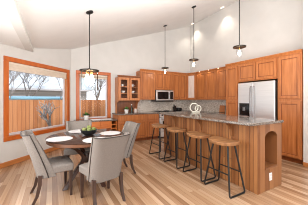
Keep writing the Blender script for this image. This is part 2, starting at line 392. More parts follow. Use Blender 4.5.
sh = thing('garden_shed', 'low shed with pale blue roof just behind the fence', 'shed', (-0.9, 13.4, -0.25))
MB().box(-2.2, 2.2, 0, 2, 0, 1.67).build('wall', M['roof'], sh)
MB().prism([(-0.25, 1.66), (2.2, 1.78), (2.2, 1.86), (-0.25, 1.74)], -2.45, 2.45, 'x').build('roof', M['bluetrim'], sh)

# ------------------------------------------------------------------ cabinets (local: front faces -y at y = 0, x runs along the front)
def door_mesh(x0, x1, z0, z1, rail=0.055, t=0.02, y=-0.002):
    b = MB()
    b.box(x0, x0 + rail, y - t, y, z0, z1).box(x1 - rail, x1, y - t, y, z0, z1)
    b.box(x0 + rail, x1 - rail, y - t, y, z1 - rail, z1).box(x0 + rail, x1 - rail, y - t, y, z0, z0 + rail)
    return b
def door(parent, x0, x1, z0, z1, name='door', rail=0.055, wm='cab'):
    d = door_mesh(x0, x1, z0, z1, rail).build(name, M[wm], parent, bevel=0.004)
    q = 0.014
    p = MB().box(x0 + rail, x1 - rail, -0.011, -0.002, z0 + rail, z1 - rail).build('panel', M[wm], d)
    e = MB(); a0, a1, c0, c1 = x0 + rail, x1 - rail, z0 + rail, z1 - rail
    e.box(a0, a0 + q, -0.017, -0.011, c0, c1).box(a1 - q, a1, -0.017, -0.011, c0, c1).box(a0 + q, a1 - q, -0.017, -0.011, c1 - q, c1).box(a0 + q, a1 - q, -0.017, -0.011, c0, c0 + q)
    e.build('bead', M['cab_edge'], d)
    return d
def drawer(parent, x0, x1, z0, z1, wm='cab'):
    d = MB().box(x0, x1, -0.022, -0.002, z0, z1).build('drawer', M[wm], parent, bevel=0.006)
    return d
def crown(parent, x0, x1, z, d, wm='cab', over=0.05, left=True, right=True):
    prof = [(0, z), (-0.018, z), (-0.024, z + 0.02), (-over, z + 0.05), (-over, z + 0.065), (0.02, z + 0.065)]
    MB().prism(prof, x0, x1, 'x').build('crown', M[wm], parent)
def cabinet(name, label, loc, rz, wd, dp, z0, z1, doors=(), drawers=(), toe=False, crown_z=None, group=None, wm='cab', rails=0.0):
    r = thing(name, label, 'cabinet', loc, rz, group)
    zb = z0 + (0.10 if toe else 0)
    MB().box(0.001, wd - 0.001, 0, dp, zb, z1).build('body', M[wm], r, bevel=0.003)
    if toe: MB().box(0.005, wd - 0.005, 0.06, 0.08, z0, zb).build('toe_kick', M['cab_edge'], r)
    for d in doors: door(r, *d, wm=wm)
    for d in drawers: drawer(r, *d, wm=wm)
    if crown_z is not None: crown(r, 0, wd, crown_z, dp, wm)
    return r
G = 'honey maple kitchen cabinets'
YF = 5.62                       # front of back-wall upper cabinets
XF = 4.82                       # front of right-wall upper cabinets
# upper cabinets on the back wall
def two(wd, z0, z1, g=0.012): return [(0.02, wd / 2 - g / 2, z0, z1), (wd / 2 + g / 2, wd - 0.02, z0, z1)]
cabinet('upper_cabinet', 'tall single-door wall cabinet between the glass-front cabinet and the microwave', (2.625, YF, 0), 0, 0.605, 0.32, 1.36, 2.37, [(0.03, 0.575, 1.39, 2.35)], crown_z=2.35, group=G)
cabinet('upper_cabinet', 'short two-door wall cabinet directly above the microwave', (3.232, YF, 0), 0, 0.756, 0.32, 1.72, 2.37, two(0.756, 1.74, 2.35), crown_z=2.35, group=G)
cabinet('upper_cabinet', 'tall two-door wall cabinet between the microwave and the frosted corner cabinet', (3.99, YF, 0), 0, 0.655, 0.32, 1.36, 2.37, two(0.655, 1.39, 2.35), crown_z=2.35, group=G)
# diagonal corner cabinet with a frosted door
cc = thing('corner_cabinet', 'diagonal corner wall cabinet with a frosted glass door', 'cabinet', (4.65, YF, 0), 0, None)
XD, YD = XF - 4.65, 5.232 - YF
MB().prism([(0, 0), (0.052, 0), (XD, YD), (XD, 5.198 - YF), (XW - 4.652, 5.198 - YF), (XW - 4.652, 0.32), (0, 0.32)], 1.36, 2.37, 'z').build('body', M['cab'], cc)
la = math.hypot(XD - 0.052, YD); ang = math.atan2(YD, XD - 0.052)
d_ = door_mesh(0.02, la - 0.02, 1.39, 2.35, 0.05).build('door', M['cab'], cc, bevel=0.004); d_.location = (0.052, 0, 0); d_.rotation_euler = (0, 0, ang)
MB().box(0.07, la - 0.07, -0.012, -0.004, 1.44, 2.30).build('frosted_pane', M['frost'], d_)
k_ = MB().prism([(0, 2.371), (-0.024, 2.371), (-0.045, 2.40), (-0.045, 2.415), (0.02, 2.415)], 0, la, 'x').build('crown', M['cab'], cc); k_.location = (0.052, 0, 0); k_.rotation_euler = (0, 0, ang)
# upper cabinets on the right wall (rotated: local x runs towards the camera)
RZ = R(-90)
cabinet('upper_cabinet', 'two-door wall cabinet on the right wall next to the frosted corner door', (XF, 5.195, 0), RZ, 0.95, 0.325, 1.36, 2.37, two(0.95, 1.39, 2.35), crown_z=2.35, group=G)
cabinet('upper_cabinet', 'wall cabinet on the right wall tucked against the tall pantry left of the fridge', (XF, 4.243, 0), RZ, 0.638, 0.325, 1.36, 2.37, [(0.02, 0.44, 1.39, 2.35)], crown_z=2.35, group=G)
# pantry, cabinet over the fridge, right pantry
XP = 4.50
DP = XW - XP - 0.004
cabinet('pantry_cabinet', 'narrow full-height pantry cabinet left of the fridge', (XP, 3.602, 0), RZ, 0.40, DP, 0, 2.40, [(0.02, 0.38, 1.38, 2.30), (0.02, 0.38, 0.12, 1.32)], toe=True, crown_z=2.335, group=G)
cabinet('overfridge_cabinet', 'two-door cabinet above the stainless fridge', (XP, 3.200, 0), RZ, 1.0, DP, 1.845, 2.40, two(1.0, 1.87, 2.31), crown_z=2.335, group=G)
cabinet('pantry_cabinet', 'full-height pantry cabinet right of the fridge, beside the white wall end', (XP, 2.198, 0), RZ, 0.47, DP, 0, 2.40, [(0.025, 0.445, 1.38, 2.31), (0.025, 0.445, 0.12, 1.32)], toe=True, crown_z=2.335, group=G)
# small downlights under the crown of the right-hand wall cabinets
for (y, lab) in ((5.0, 'small puck light above the door nearest the corner'), (4.55, 'small puck light above the middle of the right wall cabinets'), (4.13, 'small puck light above the cabinet door beside the pantry')):
    t = thing('puck_light', lab, 'light', (XF - 0.032, y, 2.396), 0, 'puck lights on the cabinet crown')
    MB().lathe([(0.03, 0), (0.03, 0.012), (0, 0.012)], (0, 0, 0.005), 16).build('housing', M['plastic'], t)
    MB().lathe([(0.0, 0), (0.026, 0), (0.026, 0.005), (0, 0.005)], (0, 0, 0), 16).build('lens', M['puck'], t)
    l = bpy.data.lights.new('puck_glow', 'SPOT'); l.energy = 1.6; l.color = (1, 0.85, 0.62); l.spot_size = R(120); l.shadow_soft_size = 0.02
    lo = bpy.data.objects.new('puck_glow', l); COL.objects.link(lo); lo.location = (-0.05, 0, -0.012); lo.rotation_euler = (R(0), R(12), 0); lo.parent = t

# glass-front hutch cabinet
gx0, gw = 1.85, 0.772
gc = thing('glass_cabinet', 'short wall cabinet with two glass doors and dishes inside', 'cabinet', (gx0, YF, 0))
b = MB(); z0, z1, dp = 1.33, 2.10, 0.325
b.box(0, 0.02, 0, dp, z0, z1).box(gw - 0.02, gw, 0, dp, z0, z1).box(0.02, gw - 0.02, 0, dp, z0, z0 + 0.02).box(0.02, gw - 0.02, 0, dp, z1 - 0.02, z1)
b.build('carcass', M['hutch'], gc)
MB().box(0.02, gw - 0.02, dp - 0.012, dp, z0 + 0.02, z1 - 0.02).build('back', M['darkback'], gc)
SH = [1.35, 1.575, 1.80]
for zz in SH[1:]: MB().box(0.02, gw - 0.02, 0.02, dp - 0.012, zz - 0.018, zz).build('shelf', M['hutch'], gc)
for (a, c) in ((0.012, gw / 2 - 0.004), (gw / 2 + 0.004, gw - 0.012)):
    d = door_mesh(a, c, z0 + 0.01, z1 - 0.01, 0.075).build('door', M['hutch'], gc, bevel=0.004)
    MB().box(a + 0.075, c - 0.075, -0.014, -0.010, z0 + 0.085, z1 - 0.085).build('pane', M['glass'], d)
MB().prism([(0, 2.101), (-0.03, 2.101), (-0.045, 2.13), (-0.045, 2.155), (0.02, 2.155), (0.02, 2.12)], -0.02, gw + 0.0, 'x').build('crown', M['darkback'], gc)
# dishes on its shelves
def dish_bowl(label, x, y, z, r, h):
    o = MB().lathe([(0, 0), (r * 0.5, 0), (r * 0.9, h * 0.6), (r, h), (r * 0.94, h), (r * 0.8, h * 0.6), (r * 0.4, 0.012), (0, 0.012)], (0, 0, 0), 20).build('bowl', M['ceramic'])
    o.location = (x, y, z); return tag(o, label, 'bowl', 'white dishes in the glass cabinet')
def cup(label, x, y, z):
    t = thing('cup', label, 'cup', (x, y, z), 0, 'white dishes in the glass cabinet')
    MB().lathe([(0, 0), (0.03, 0), (0.042, 0.085), (0.037, 0.085), (0.027, 0.008), (0, 0.008)], (0, 0, 0), 16).build('body', M['ceramic'], t)
    MB().tube([(0.036, 0, 0.02), (0.062, 0, 0.03), (0.064, 0, 0.058), (0.04, 0, 0.07)], 0.006, 6).build('handle', M['ceramic'], t)
ym = YF + 0.15
dish_bowl('white bowl on the middle shelf behind the left glass door', gx0 + 0.22, ym, SH[1], 0.075, 0.085)
dish_bowl('white bowl on the middle shelf behind the right glass door', gx0 + 0.56, ym, SH[1], 0.075, 0.085)
dish_bowl('white bowl on the bottom shelf behind the left glass door', gx0 + 0.20, ym, SH[0], 0.07, 0.06)
dish_bowl('white bowl on the bottom shelf behind the right glass door', gx0 + 0.55, ym, SH[0], 0.07, 0.06)
cup('white cup on the top shelf behind the left glass door', gx0 + 0.19, ym, SH[2])
cup('white cup on the top shelf behind the right glass door', gx0 + 0.56, ym, SH[2])
# base cabinets on the back wall
YB = 5.35; DB = YW - YB - 0.004
cabinet('base_cabinet', 'wide base cabinet with drawers under the hutch counter', (1.76, YB, 0), 0, 1.0, DB, 0, 0.88, [(0.02, 0.495, 0.12, 0.66), (0.505, 0.98, 0.12, 0.66)], [(0.02, 0.98, 0.685, 0.86)], toe=True, group=G)
cabinet('base_cabinet', 'narrow base cabinet with one drawer left of the range', (2.762, YB, 0), 0, 0.46, DB, 0, 0.88, [(0.02, 0.44, 0.12, 0.66)], [(0.02, 0.44, 0.685, 0.86)], toe=True, group=G)
cabinet('base_cabinet', 'base cabinet right of the range in the back corner', (3.992, YB, 0), 0, 0.51, DB, 0, 0.88, [(0.02, 0.49, 0.12, 0.66)], [(0.02, 0.49, 0.685, 0.86)], toe=True, group=G)
cabinet('base_cabinet', 'long base cabinet on the right wall behind the island', (4.54, 5.34, 0), RZ, 1.735, XW - 4.544, 0, 0.88, [(0.02, 0.86, 0.12, 0.66), (0.875, 1.715, 0.12, 0.66)], [(0.02, 0.86, 0.685, 0.86), (0.875, 1.715, 0.685, 0.86)], toe=True, group=G)
# counters
tag(MB().box(1.74, 3.222, YB - 0.03, YW - 0.016, 0.882, 0.92).build('countertop', M['granite'], bevel=0.006), 'granite countertop of the hutch run left of the range', 'countertop', 'granite countertops')
b = MB().prism([(3.992, YB - 0.03), (4.51, YB - 0.03), (4.51, 3.606), (XW - 0.016, 3.606), (XW - 0.016, YW - 0.016), (3.992, YW - 0.016)], 0.882, 0.92, 'z')
tag(b.build('countertop', M['granite'], bevel=0.006), 'granite corner countertop right of the range behind the island', 'countertop', 'granite countertops')
# backsplash
struct(MB().box(2.64, XW, YW - 0.015, YW, 0.88, 1.36).build('trim_2', M['splash']))
struct(MB().box(XW - 0.015, XW, 3.61, YW - 0.015, 0.88, 1.36).build('trim_3', M['splash']))
# wooden hutch surround below the glass cabinet
hb = thing('hutch_back', 'brown wooden hutch panel with curved side brackets under the glass cabinet', 'panel', (1.85, YW, 0))
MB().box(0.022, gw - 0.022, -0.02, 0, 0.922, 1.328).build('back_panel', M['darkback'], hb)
for xx in (0.0, gw - 0.02):
    pts = [(0, 0.922), (0, 1.328), (-0.31, 1.328), (-0.31, 1.30)] + [(-0.31 + 0.19 * math.sin(a), 1.30 - 0.2 * (1 - math.cos(a))) for a in [R(15 * k) for k in range(1, 7)]] + [(-0.12, 0.922)]
    MB().prism(pts, xx, xx + 0.02, 'x').build('side_bracket', M['hutch'], hb)
# items on the hutch counter
def pot_plant(label, x, y, z, r, h, n, seed):
    t = thing('potted_plant', label, 'plant', (x, y, z), 0, 'small plants in white pots'); rnd = random.Random(seed)
    MB().lathe([(0, 0), (r * 0.75, 0), (r, h), (r * 0.9, h), (r * 0.88, h * 0.85), (0, h * 0.85)], (0, 0, 0), 20).build('pot', M['ceramic'], t)
    MB().lathe([(0, h * 0.86), (r * 0.86, h * 0.86), (r * 0.84, h * 0.9), (0, h * 0.92)], (0, 0, 0), 16).build('soil', M['soil'], t)
    b = MB()
    for _ in range(n):
        a = rnd.uniform(0, 6.28); e = rnd.uniform(0.2, 1.3); ln = rnd.uniform(0.6, 1.1) * h * 1.1
        d = Vector((math.cos(a) * math.cos(e), math.sin(a) * math.cos(e), math.sin(e))); s_ = d.cross(Vector((0, 0, 1))).normalized() * ln * 0.2
        p = Vector((0, 0, h * 0.88)); q = p + d * ln; m_ = p + d * ln * 0.55 + Vector((0, 0, 0.006))
        v = [b.bm.verts.new(k) for k in (p, m_ + s_, q - Vector((0, 0, ln * 0.15)), m_ - s_)]; b.bm.faces.new(v)
    b.build('leaves', M['leaf'], t)
pot_plant('small green plant in a white pot on the hutch counter', 2.15, 5.66, 0.92, 0.07, 0.12, 60, 1)
bt = thing('bottle', 'dark green bottle on the hutch counter', 'bottle', (2.37, 5.74, 0.92))
MB().lathe([(0, 0), (0.036, 0), (0.037, 0.02), (0.037, 0.16), (0.014, 0.21), (0.013, 0.26), (0, 0.26)], (0, 0, 0), 20).build('body', M['bottle'], bt)
MB().lathe([(0, 0.255), (0.015, 0.255), (0.015, 0.285), (0, 0.285)], (0, 0, 0), 14).build('cap', M['ceramic'], bt)
jr = thing('jar', 'cream stoneware jar right of the dark bottle', 'jar', (2.50, 5.72, 0.92))
MB().lathe([(0, 0), (0.045, 0), (0.056, 0.03), (0.056, 0.10), (0.04, 0.13), (0, 0.13)], (0, 0, 0), 20).build('body', M['frost'], jr)
MB().lathe([(0, 0.13), (0.043, 0.13), (0.043, 0.145), (0.012, 0.15), (0.014, 0.168), (0, 0.17)], (0, 0, 0), 16).build('lid', M['hutch'], jr)
# items on the back counter
kb = thing('knife_block', 'black knife block on the back counter right of the range', 'knife block', (4.18, 5.72, 0.92))
MB().prism([(-0.06, 0), (0.06, 0), (0.10, 0.16), (0.0, 0.20)], -0.045, 0.045, 'x').build('block', M['blackgloss'], kb)
for k in range(3): MB().tube([(-0.028 + 0.028 * k, 0.03, 0.17), (-0.028 + 0.028 * k, 0.06, 0.25)], 0.009, 8).build('handle', M['black'], kb)
to = thing('toaster', 'low black toaster beside the knife block on the back counter', 'toaster', (4.36, 5.72, 0.92))
MB().box(-0.10, 0.10, -0.08, 0.08, 0.012, 0.13).build('body', M['blackgloss'], to, bevel=0.02, segs=3)
for yy in (-0.03, 0.03): MB().box(-0.075, 0.075, yy - 0.009, yy + 0.009, 0.128, 0.133).build('slot', M['steel'], to)
MB().box(-0.09, 0.09, -0.07, 0.07, 0, 0.013).build('base', M['black'], to)
cb = tag(MB().prism([(-0.012, 0), (0.012, 0), (0.012, 0.24), (-0.012, 0.24)], -0.11, 0.11, 'y').build('cutting_board', M['hutch'], bevel=0.005), 'small wooden cutting board on the right counter leaning on the granite backsplash', 'cutting board')
cb.location = (5.085, 4.24, 0.9235); cb.rotation_euler = (0, R(7), 0)

# ------------------------------------------------------------------ range and microwave
rg = thing('kitchen_range', 'stainless range with black cooktop between the back base cabinets', 'stove', (3.227, YB, 0))
MB().box(0.0, 0.76, 0.0, 0.58, 0.03, 0.895).build('body', M['steel_side'], rg, bevel=0.004)
MB().box(0.0, 0.76, -0.02, 0.58, 0.896, 0.925).build('cooktop', M['blackgloss'], rg, bevel=0.004)
od = MB().box(0.01, 0.75, -0.045, -0.002, 0.24, 0.74).build('oven_door', M['steel'], rg, bevel=0.008)
MB().box(0.12, 0.64, -0.048, -0.045, 0.34, 0.62).build('oven_window', M['blackgloss'], od)
MB().tube([(0.06, -0.085, 0.69), (0.70, -0.085, 0.69)], 0.012, 10).tube([(0.08, -0.085, 0.69), (0.08, -0.04, 0.69)], 0.008, 8).tube([(0.68, -0.085, 0.69), (0.68, -0.04, 0.69)], 0.008, 8).build('oven_handle', M['handle'], od)
MB().box(0.01, 0.75, -0.04, -0.002, 0.06, 0.225).build('drawer', M['steel'], rg, bevel=0.006)
cp = MB().box(0.01, 0.75, -0.04, -0.002, 0.755, 0.88).build('control_panel', M['steel'], rg, bevel=0.006)
for k in range(5): MB().tube([(0.10 + 0.14 * k, -0.04, 0.82), (0.10 + 0.14 * k, -0.07, 0.82)], 0.022, 14).build('knob', M['black'], cp)
for (xx, yy) in ((0.19, 0.14), (0.57, 0.14), (0.19, 0.42), (0.57, 0.42)):
    b = MB().torus((xx, yy, 0.943), 0.09, 0.007, 'z', 24, 6)
    for a in range(4): b.tube([(xx, yy, 0.943), (xx + 0.12 * math.cos(a * 1.5708), yy + 0.12 * math.sin(a * 1.5708), 0.943), (xx + 0.125 * math.cos(a * 1.5708), yy + 0.125 * math.sin(a * 1.5708), 0.925)], 0.007, 6)
    b.build('grate', M['black'], rg)
mw = thing('microwave', 'stainless microwave mounted above the range', 'microwave', (3.236, YF - 0.05, 0))
MB().box(0, 0.748, 0.0, 0.36, 1.29, 1.715).build('body', M['steel_side'], mw, bevel=0.004)
md = MB().box(0.0, 0.57, -0.025, -0.001, 1.335, 1.70).build('door', M['steel'], mw, bevel=0.006)
MB().box(0.05, 0.52, -0.028, -0.025, 1.385, 1.645).build('door_window', M['blackgloss'], md)
MB().tube([(0.545, -0.055, 1.38), (0.545, -0.055, 1.66)], 0.011, 10).tube([(0.545, -0.055, 1.40), (0.545, -0.02, 1.40)], 0.007, 8).tube([(0.545, -0.055, 1.64), (0.545, -0.02, 1.64)], 0.007, 8).build('handle', M['handle'], md)
mp_ = MB().box(0.574, 0.748, -0.025, -0.001, 1.335, 1.70).build('control_panel', M['steel'], mw, bevel=0.005)
MB().box(0.592, 0.730, -0.028, -0.025, 1.38, 1.655).build('keypad', M['blackgloss'], mp_)
MB().box(0.0, 0.748, -0.02, -0.001, 1.286, 1.333).build('vent', M['black'], mw)

# ------------------------------------------------------------------ fridge (local x runs towards the camera, front -y)
fg = thing('refrigerator', 'stainless side-by-side refrigerator with dark water dispenser', 'refrigerator', (4.50, 3.185, 0), RZ)
fw = 0.965
MB().box(0.01, fw - 0.01, 0.0, 0.62, 0.03, 1.80).build('body', M['steel_side'], fg, bevel=0.006)
fd = MB().box(0.012, 0.425, -0.055, -0.003, 0.10, 1.805).build('freezer_door', M['steel'], fg, bevel=0.012, segs=3)
ff = MB().box(0.433, fw - 0.012, -0.055, -0.003, 0.10, 1.805).build('fridge_door', M['steel'], fg, bevel=0.012, segs=3)
for (p, xx) in ((fd, 0.392), (ff, 0.468)):
    MB().tube([(xx, -0.058, 0.50), (xx, -0.10, 0.54), (xx, -0.105, 1.0), (xx, -0.10, 1.66), (xx, -0.058, 1.70)], 0.015, 10).build('handle', M['handle'], p)
dsp = MB().box(0.06, 0.34, -0.062, -0.055, 0.93, 1.265).build('dispenser', M['blackgloss'], fd, bevel=0.003)
MB().box(0.08, 0.32, -0.066, -0.062, 1.19, 1.25).build('display', M['black'], dsp)
MB().box(0.10, 0.30, -0.075, -0.062, 0.94, 0.955).build('drip_tray', M['handle'], dsp)
MB().box(0.17, 0.23, -0.085, -0.062, 1.06, 1.16).build('paddle', M['handle'], dsp, bevel=0.004)
MB().box(0.02, fw - 0.02, -0.03, -0.003, 0.02, 0.092).build('kick_grille', M['black'], fg)

# ------------------------------------------------------------------ island
IX0, IX1, IY0, IY1, IZ = 2.55, 3.19, 1.50, 3.98, 0.99
il = thing('kitchen_island', 'long honey wood kitchen island clad in vertical boards with arched end niche', 'island', (0, 0, 0))
# stool side: bead-board cladding, one mesh
b = MB(); y = IY0 + 0.06
while y < IY1 - 0.005:
    y2 = min(y + 0.062, IY1); b.box(IX0, IX0 + 0.02, y + 0.001, y2 - 0.001, 0.0, IZ); y = y2
b.build('board_cladding', M['island'], il, bevel=0.003)
MB().box(IX0 - 0.008, IX0 + 0.05, IY0 - 0.003, IY0 + 0.058, 0, IZ).build('corner_post', M['island'], il, bevel=0.004)
MB().box(IX0 + 0.021, IX1 - 0.001, IY0 + 0.26, IY1, 0.0, IZ).build('core', M['island_end'], il)
# end panel with an arched niche
nx0, nx1, nz0, nzs = 2.72, 3.06, 0.32, 0.785
def endp():
    b = MB(); xa, xb = IX0 + 0.051, IX1; cx_ = (nx0 + nx1) / 2; rr = (nx1 - nx0) / 2; K = 14
    arch = [(cx_ - rr * math.cos(math.pi * k / K), nzs + 0.55 * rr * math.sin(math.pi * k / K)) for k in range(K + 1)]
    y0_, y1_ = IY0, IY0 + 0.03
    b.box(xa, nx0, y0_, y1_, 0, IZ).box(nx1, xb, y0_, y1_, 0, IZ).box(nx0, nx1, y0_, y1_, 0, nz0)
    for (p, q) in zip(arch, arch[1:]): b.prism([p, q, (q[0], IZ), (p[0], IZ)], y0_, y1_, 'y')
    return b
ep = endp().build('end_panel', M['island_end'], il)
MB().box(nx0 - 0.02, nx1 + 0.02, IY0 + 0.245, IY0 + 0.26, nz0 - 0.02, IZ - 0.02).box(nx0 - 0.02, nx0 - 0.001, IY0 + 0.031, IY0 + 0.245, nz0, IZ - 0.02).box(nx1 + 0.001, nx1 + 0.02, IY0 + 0.031, IY0 + 0.245, nz0, IZ - 0.02).build('niche_lining', M['island_end'], ep)
MB().box(nx0 + 0.001, nx1 - 0.001, IY0 - 0.012, IY0 + 0.244, nz0 + 0.001, nz0 + 0.022).build('niche_shelf', M['hutch_edge'], ep, bevel=0.003)
MB().box(IX1 - 0.02, IX1, IY0 + 0.031, IY1, 0, IZ).build('back_panel', M['cab'], il)
# curved corbels under the overhang
for yy in (3.46, 2.62, 1.92):
    pts = [(IX0, IZ - 0.002), (IX0 - 0.17, IZ - 0.002), (IX0 - 0.17, IZ - 0.03)] + [(IX0 - 0.17 + 0.14 * math.sin(a), IZ - 0.03 - 0.19 * (1 - math.cos(a))) for a in [R(15 * k) for k in range(1, 7)]] + [(IX0, IZ - 0.24)]
    MB().prism(pts, yy - 0.02, yy + 0.02, 'y').build('corbel', M['island_end'], il, bevel=0.003)
# granite top with clipped near corner
pts = [(2.35, 1.50), (2.37, 1.475), (IX1 + 0.02, 1.475), (IX1 + 0.02, 4.02), (2.45, 4.02), (2.35, 3.92)]
tag(MB().prism(pts, IZ + 0.001, IZ + 0.04, 'z').build('countertop', M['granite'], bevel=0.008), 'speckled granite top of the kitchen island', 'countertop', 'granite countertops')
IT = IZ + 0.041
ou = thing('outlet', 'white electrical outlet low on the end of the kitchen island', 'outlet', (2.87, IY0, 0.195))
MB().box(-0.036, 0.036, -0.006, -0.001, -0.058, 0.058).build('cover_plate', M['plastic'], ou, bevel=0.003)
for zz in (-0.026, 0.026): MB().box(-0.017, 0.017, -0.008, -0.006, zz - 0.015, zz + 0.015).build('socket', M['vinyl'], ou, bevel=0.003)
rn = thing('ring_ornament', 'white double ring sculpture on the kitchen island', 'ornament', (3.12, 3.46, IT), R(-20))
MB().torus((0, 0, 0.128), 0.106, 0.014, 'y', 32, 10).build('large_ring', M['frost_white'], rn)
MB().torus((0.12, 0.03, 0.10), 0.078, 0.013, 'y', 28, 10).build('small_ring', M['frost_white'], rn)
MB().box(-0.05, 0.15, -0.03, 0.06, 0, 0.015).build('base', M['frost_white'], rn, bevel=0.006)

# ------------------------------------------------------------------ bar stools
def make_stool(label):
    r = thing('bar_stool', label, 'stool', (0, 0, 0), 0, 'bar stools along the island')
    # saddle seat: dished plank with rounded ends
    b = MB(); nx, ny = 12, 16; a, c = 0.17, 0.225; zt, th = 0.755, 0.045
    top, bot = [], []
    for j in range(ny + 1):
        v = -1 + 2 * j / ny; rt, rb = [], []
        for i in range(nx + 1):
            u = -1 + 2 * i / nx
            # superellipse mapping of the square
            X_ = u * math.sqrt(max(0, 1 - 0.42 * v * v)); Y_ = v * math.sqrt(max(0, 1 - 0.30 * u * u))
            dz = 0.022 * (Y_ * Y_) - 0.010 * (1 - X_ * X_) * (1 - Y_ * Y_)
            rt.append(b.bm.verts.new((X_ * a, Y_ * c, zt - 0.018 + dz))); rb.append(b.bm.verts.new((X_ * a * 0.95, Y_ * c * 0.96, zt - 0.018 - th + dz * 0.5)))
        top.append(rt); bot.append(rb)
    for j in range(ny):
        for i in range(nx):
            b.bm.faces.new([top[j][i], top[j][i + 1], top[j + 1][i + 1], top[j + 1][i]]); b.bm.faces.new([bot[j][i], bot[j + 1][i], bot[j + 1][i + 1], bot[j][i + 1]])
    ed = [(0, i) for i in range(nx + 1)] + [(j, nx) for j in range(1, ny + 1)] + [(ny, i) for i in range(nx - 1, -1, -1)] + [(j, 0) for j in range(ny - 1, 0, -1)]
    for k in range(len(ed)):
        p, q = ed[k], ed[(k + 1) % len(ed)]
        b.bm.faces.new([top[p[0]][p[1]], bot[p[0]][p[1]], bot[q[0]][q[1]], top[q[0]][q[1]]])
    b.build('seat', M['seat'], r, bevel=0.008)
    for s in (-1, 1):
        yt, yb = s * 0.13, s * 0.235
        for q in (-1, 1):
            MB().tube([(q * 0.075, yt, 0.70), (q * 0.075 + q * 0.086, yt + (yb - yt) * 0.94, 0.055), (q * 0.162, yb, 0.026), (q * 0.142, yb, 0.0125)], 0.0125, 8).build('leg', M['black'], r)
        MB().tube([(-0.148, yb, 0.0125), (0.148, yb, 0.0125)], 0.0125, 8).build('base_bar', M['black'], r)
        MB().tube([(-0.09, yt * 1.0, 0.695), (0.09, yt, 0.695)], 0.011, 8).build('seat_bracket', M['black'], r)
    t = (0.70 - 0.30) / 0.65
    fy = 0.13 + 0.0987 * t; fx = 0.075 + 0.086 * t
    for q in (-1, 1): MB().tube([(q * fx, -fy, 0.30), (q * fx, fy, 0.30)], 0.010, 8).build('footrest', M['black'], r)
    return r
st = make_stool('wooden saddle-seat bar stool nearest the camera at the island end')
st.location = (2.27, 1.86, 0)
for (x, y, lab) in ((2.29, 2.42, 'wooden saddle-seat bar stool, second from the near end of the island'),
                    (2.28, 3.07, 'wooden saddle-seat bar stool, third from the near end of the island'),
                    (2.27, 3.72, 'wooden saddle-seat bar stool farthest from the camera, beside the range')):
    o = copy_tree(st); o.location = (x, y, 0); o['label'] = lab

# ------------------------------------------------------------------ built-in desk under window_2
dk = thing('built_in_desk', 'low built-in desk with orange wood drawers under the narrow window', 'desk', (0.62, 5.38, 0))
DD = YW - 5.38 - 0.026
MB().box(-0.06, 1.118, -0.03, DD, 0.722, 0.755).build('desk_top', M['granite'], dk, bevel=0.006)
MB().box(0.30, 0.93, 0.0, DD, 0.50, 0.72).build('apron', M['desk'], dk)
for (a, c) in ((0.31, 0.61), (0.62, 0.92)): 
    d = MB().box(a, c, -0.022, -0.001, 0.55, 0.705).build('drawer', M['desk'], dk, bevel=0.006)
MB().box(-0.03, 0.29, 0.0, DD, 0.06, 0.72).build('drawer_pedestal', M['desk'], dk)
for k in range(3): MB().box(-0.02, 0.28, -0.022, -0.001, 0.09 + 0.21 * k, 0.28 + 0.21 * k).build('drawer', M['desk'], dk, bevel=0.006)
q = MB(); q.box(0.935, 0.955, 0, DD, 0, 0.72).box(1.10, 1.12, 0, DD, 0, 0.72).box(0.955, 1.10, DD - 0.02, DD, 0, 0.72)
q.build('cubby', M['desk'], dk)
for zz in (0.36, 0.48, 0.60): MB().box(0.956, 1.099, 0.005, DD - 0.021, zz - 0.01, zz + 0.01).build('shelf', M['desk'], dk)
pot_plant('small green plant in a white pot on the desk by the narrow window', 0.90, 5.76, 0.755, 0.075, 0.13, 60, 2)
for (x, y, rz, lab) in ((1.18, 5.60, 0.1, 'white sheet of paper lying flat in the middle of the desk'), (1.46, 5.58, -0.25, 'white sheet of paper lying at the right end of the desk')):
    o = tag(MB().box(-0.15, 0.15, -0.105, 0.105, 0, 0.006).build('paper_sheet', M['paper']), lab, 'paper', 'papers on the desk'); o.location = (x, y, 0.7555); o.rotation_euler = (0, 0, rz)

# ------------------------------------------------------------------ dining table
TX, TY, TR = 0.52, 3.20, 0.61
dt = thing('dining_table', 'round dark walnut dining table on a crossed pedestal', 'table', (TX, TY, 0))
MB().lathe([(0, 0.69), (TR - 0.02, 0.69), (TR - 0.006, 0.70), (TR - 0.006, 0.742), (TR - 0.012, 0.7455), (0, 0.7455)], (0, 0, 0), 72).build('edge_band', M['table_edge'], dt)
MB().lathe([(0, 0.746), (TR, 0.746), (TR, 0.755), (TR - 0.006, 0.76), (0, 0.76)], (0, 0, 0), 72).build('tabletop', M['tabletop'], dt)
a0 = math.atan2(-0.18, -0.35)
for k in range(4):
    a = a0 + k * math.pi / 2; ca, sa = math.cos(a), math.sin(a)
    P = [(0.40, 0.0), (0.36, 0.05), (0.22, 0.20), (0.075, 0.36), (0.075, 0.42), (0.20, 0.56), (0.36, 0.66), (0.40, 0.689)]
    MB().bar([(r_ * ca, r_ * sa, z) for r_, z in P], 0.034, 0.034).build('leg', M['espresso'], dt, bevel=0.006)
MB().lathe([(0, 0.31), (0.06, 0.31), (0.075, 0.36), (0.075, 0.42), (0.06, 0.47), (0, 0.47)], (0, 0, 0), 20).build('hub', M['espresso'], dt)
# placemats
for (x, y, lab) in ((0.10, 3.06, 'round white placemat at the left chair'), (0.44, 3.66, 'round white placemat at the far chair by the window'),
                    (0.90, 3.17, 'round white placemat at the right-hand chair'), (0.56, 2.74, 'round white placemat at the near chair, behind its backrest')):
    o = tag(MB().lathe([(0, 0), (0.178, 0), (0.182, 0.003), (0.178, 0.007), (0, 0.007)], (0, 0, 0), 48).build('placemat', M['white']), lab, 'placemat', 'round placemats'); o.location = (x, y, 0.7605)
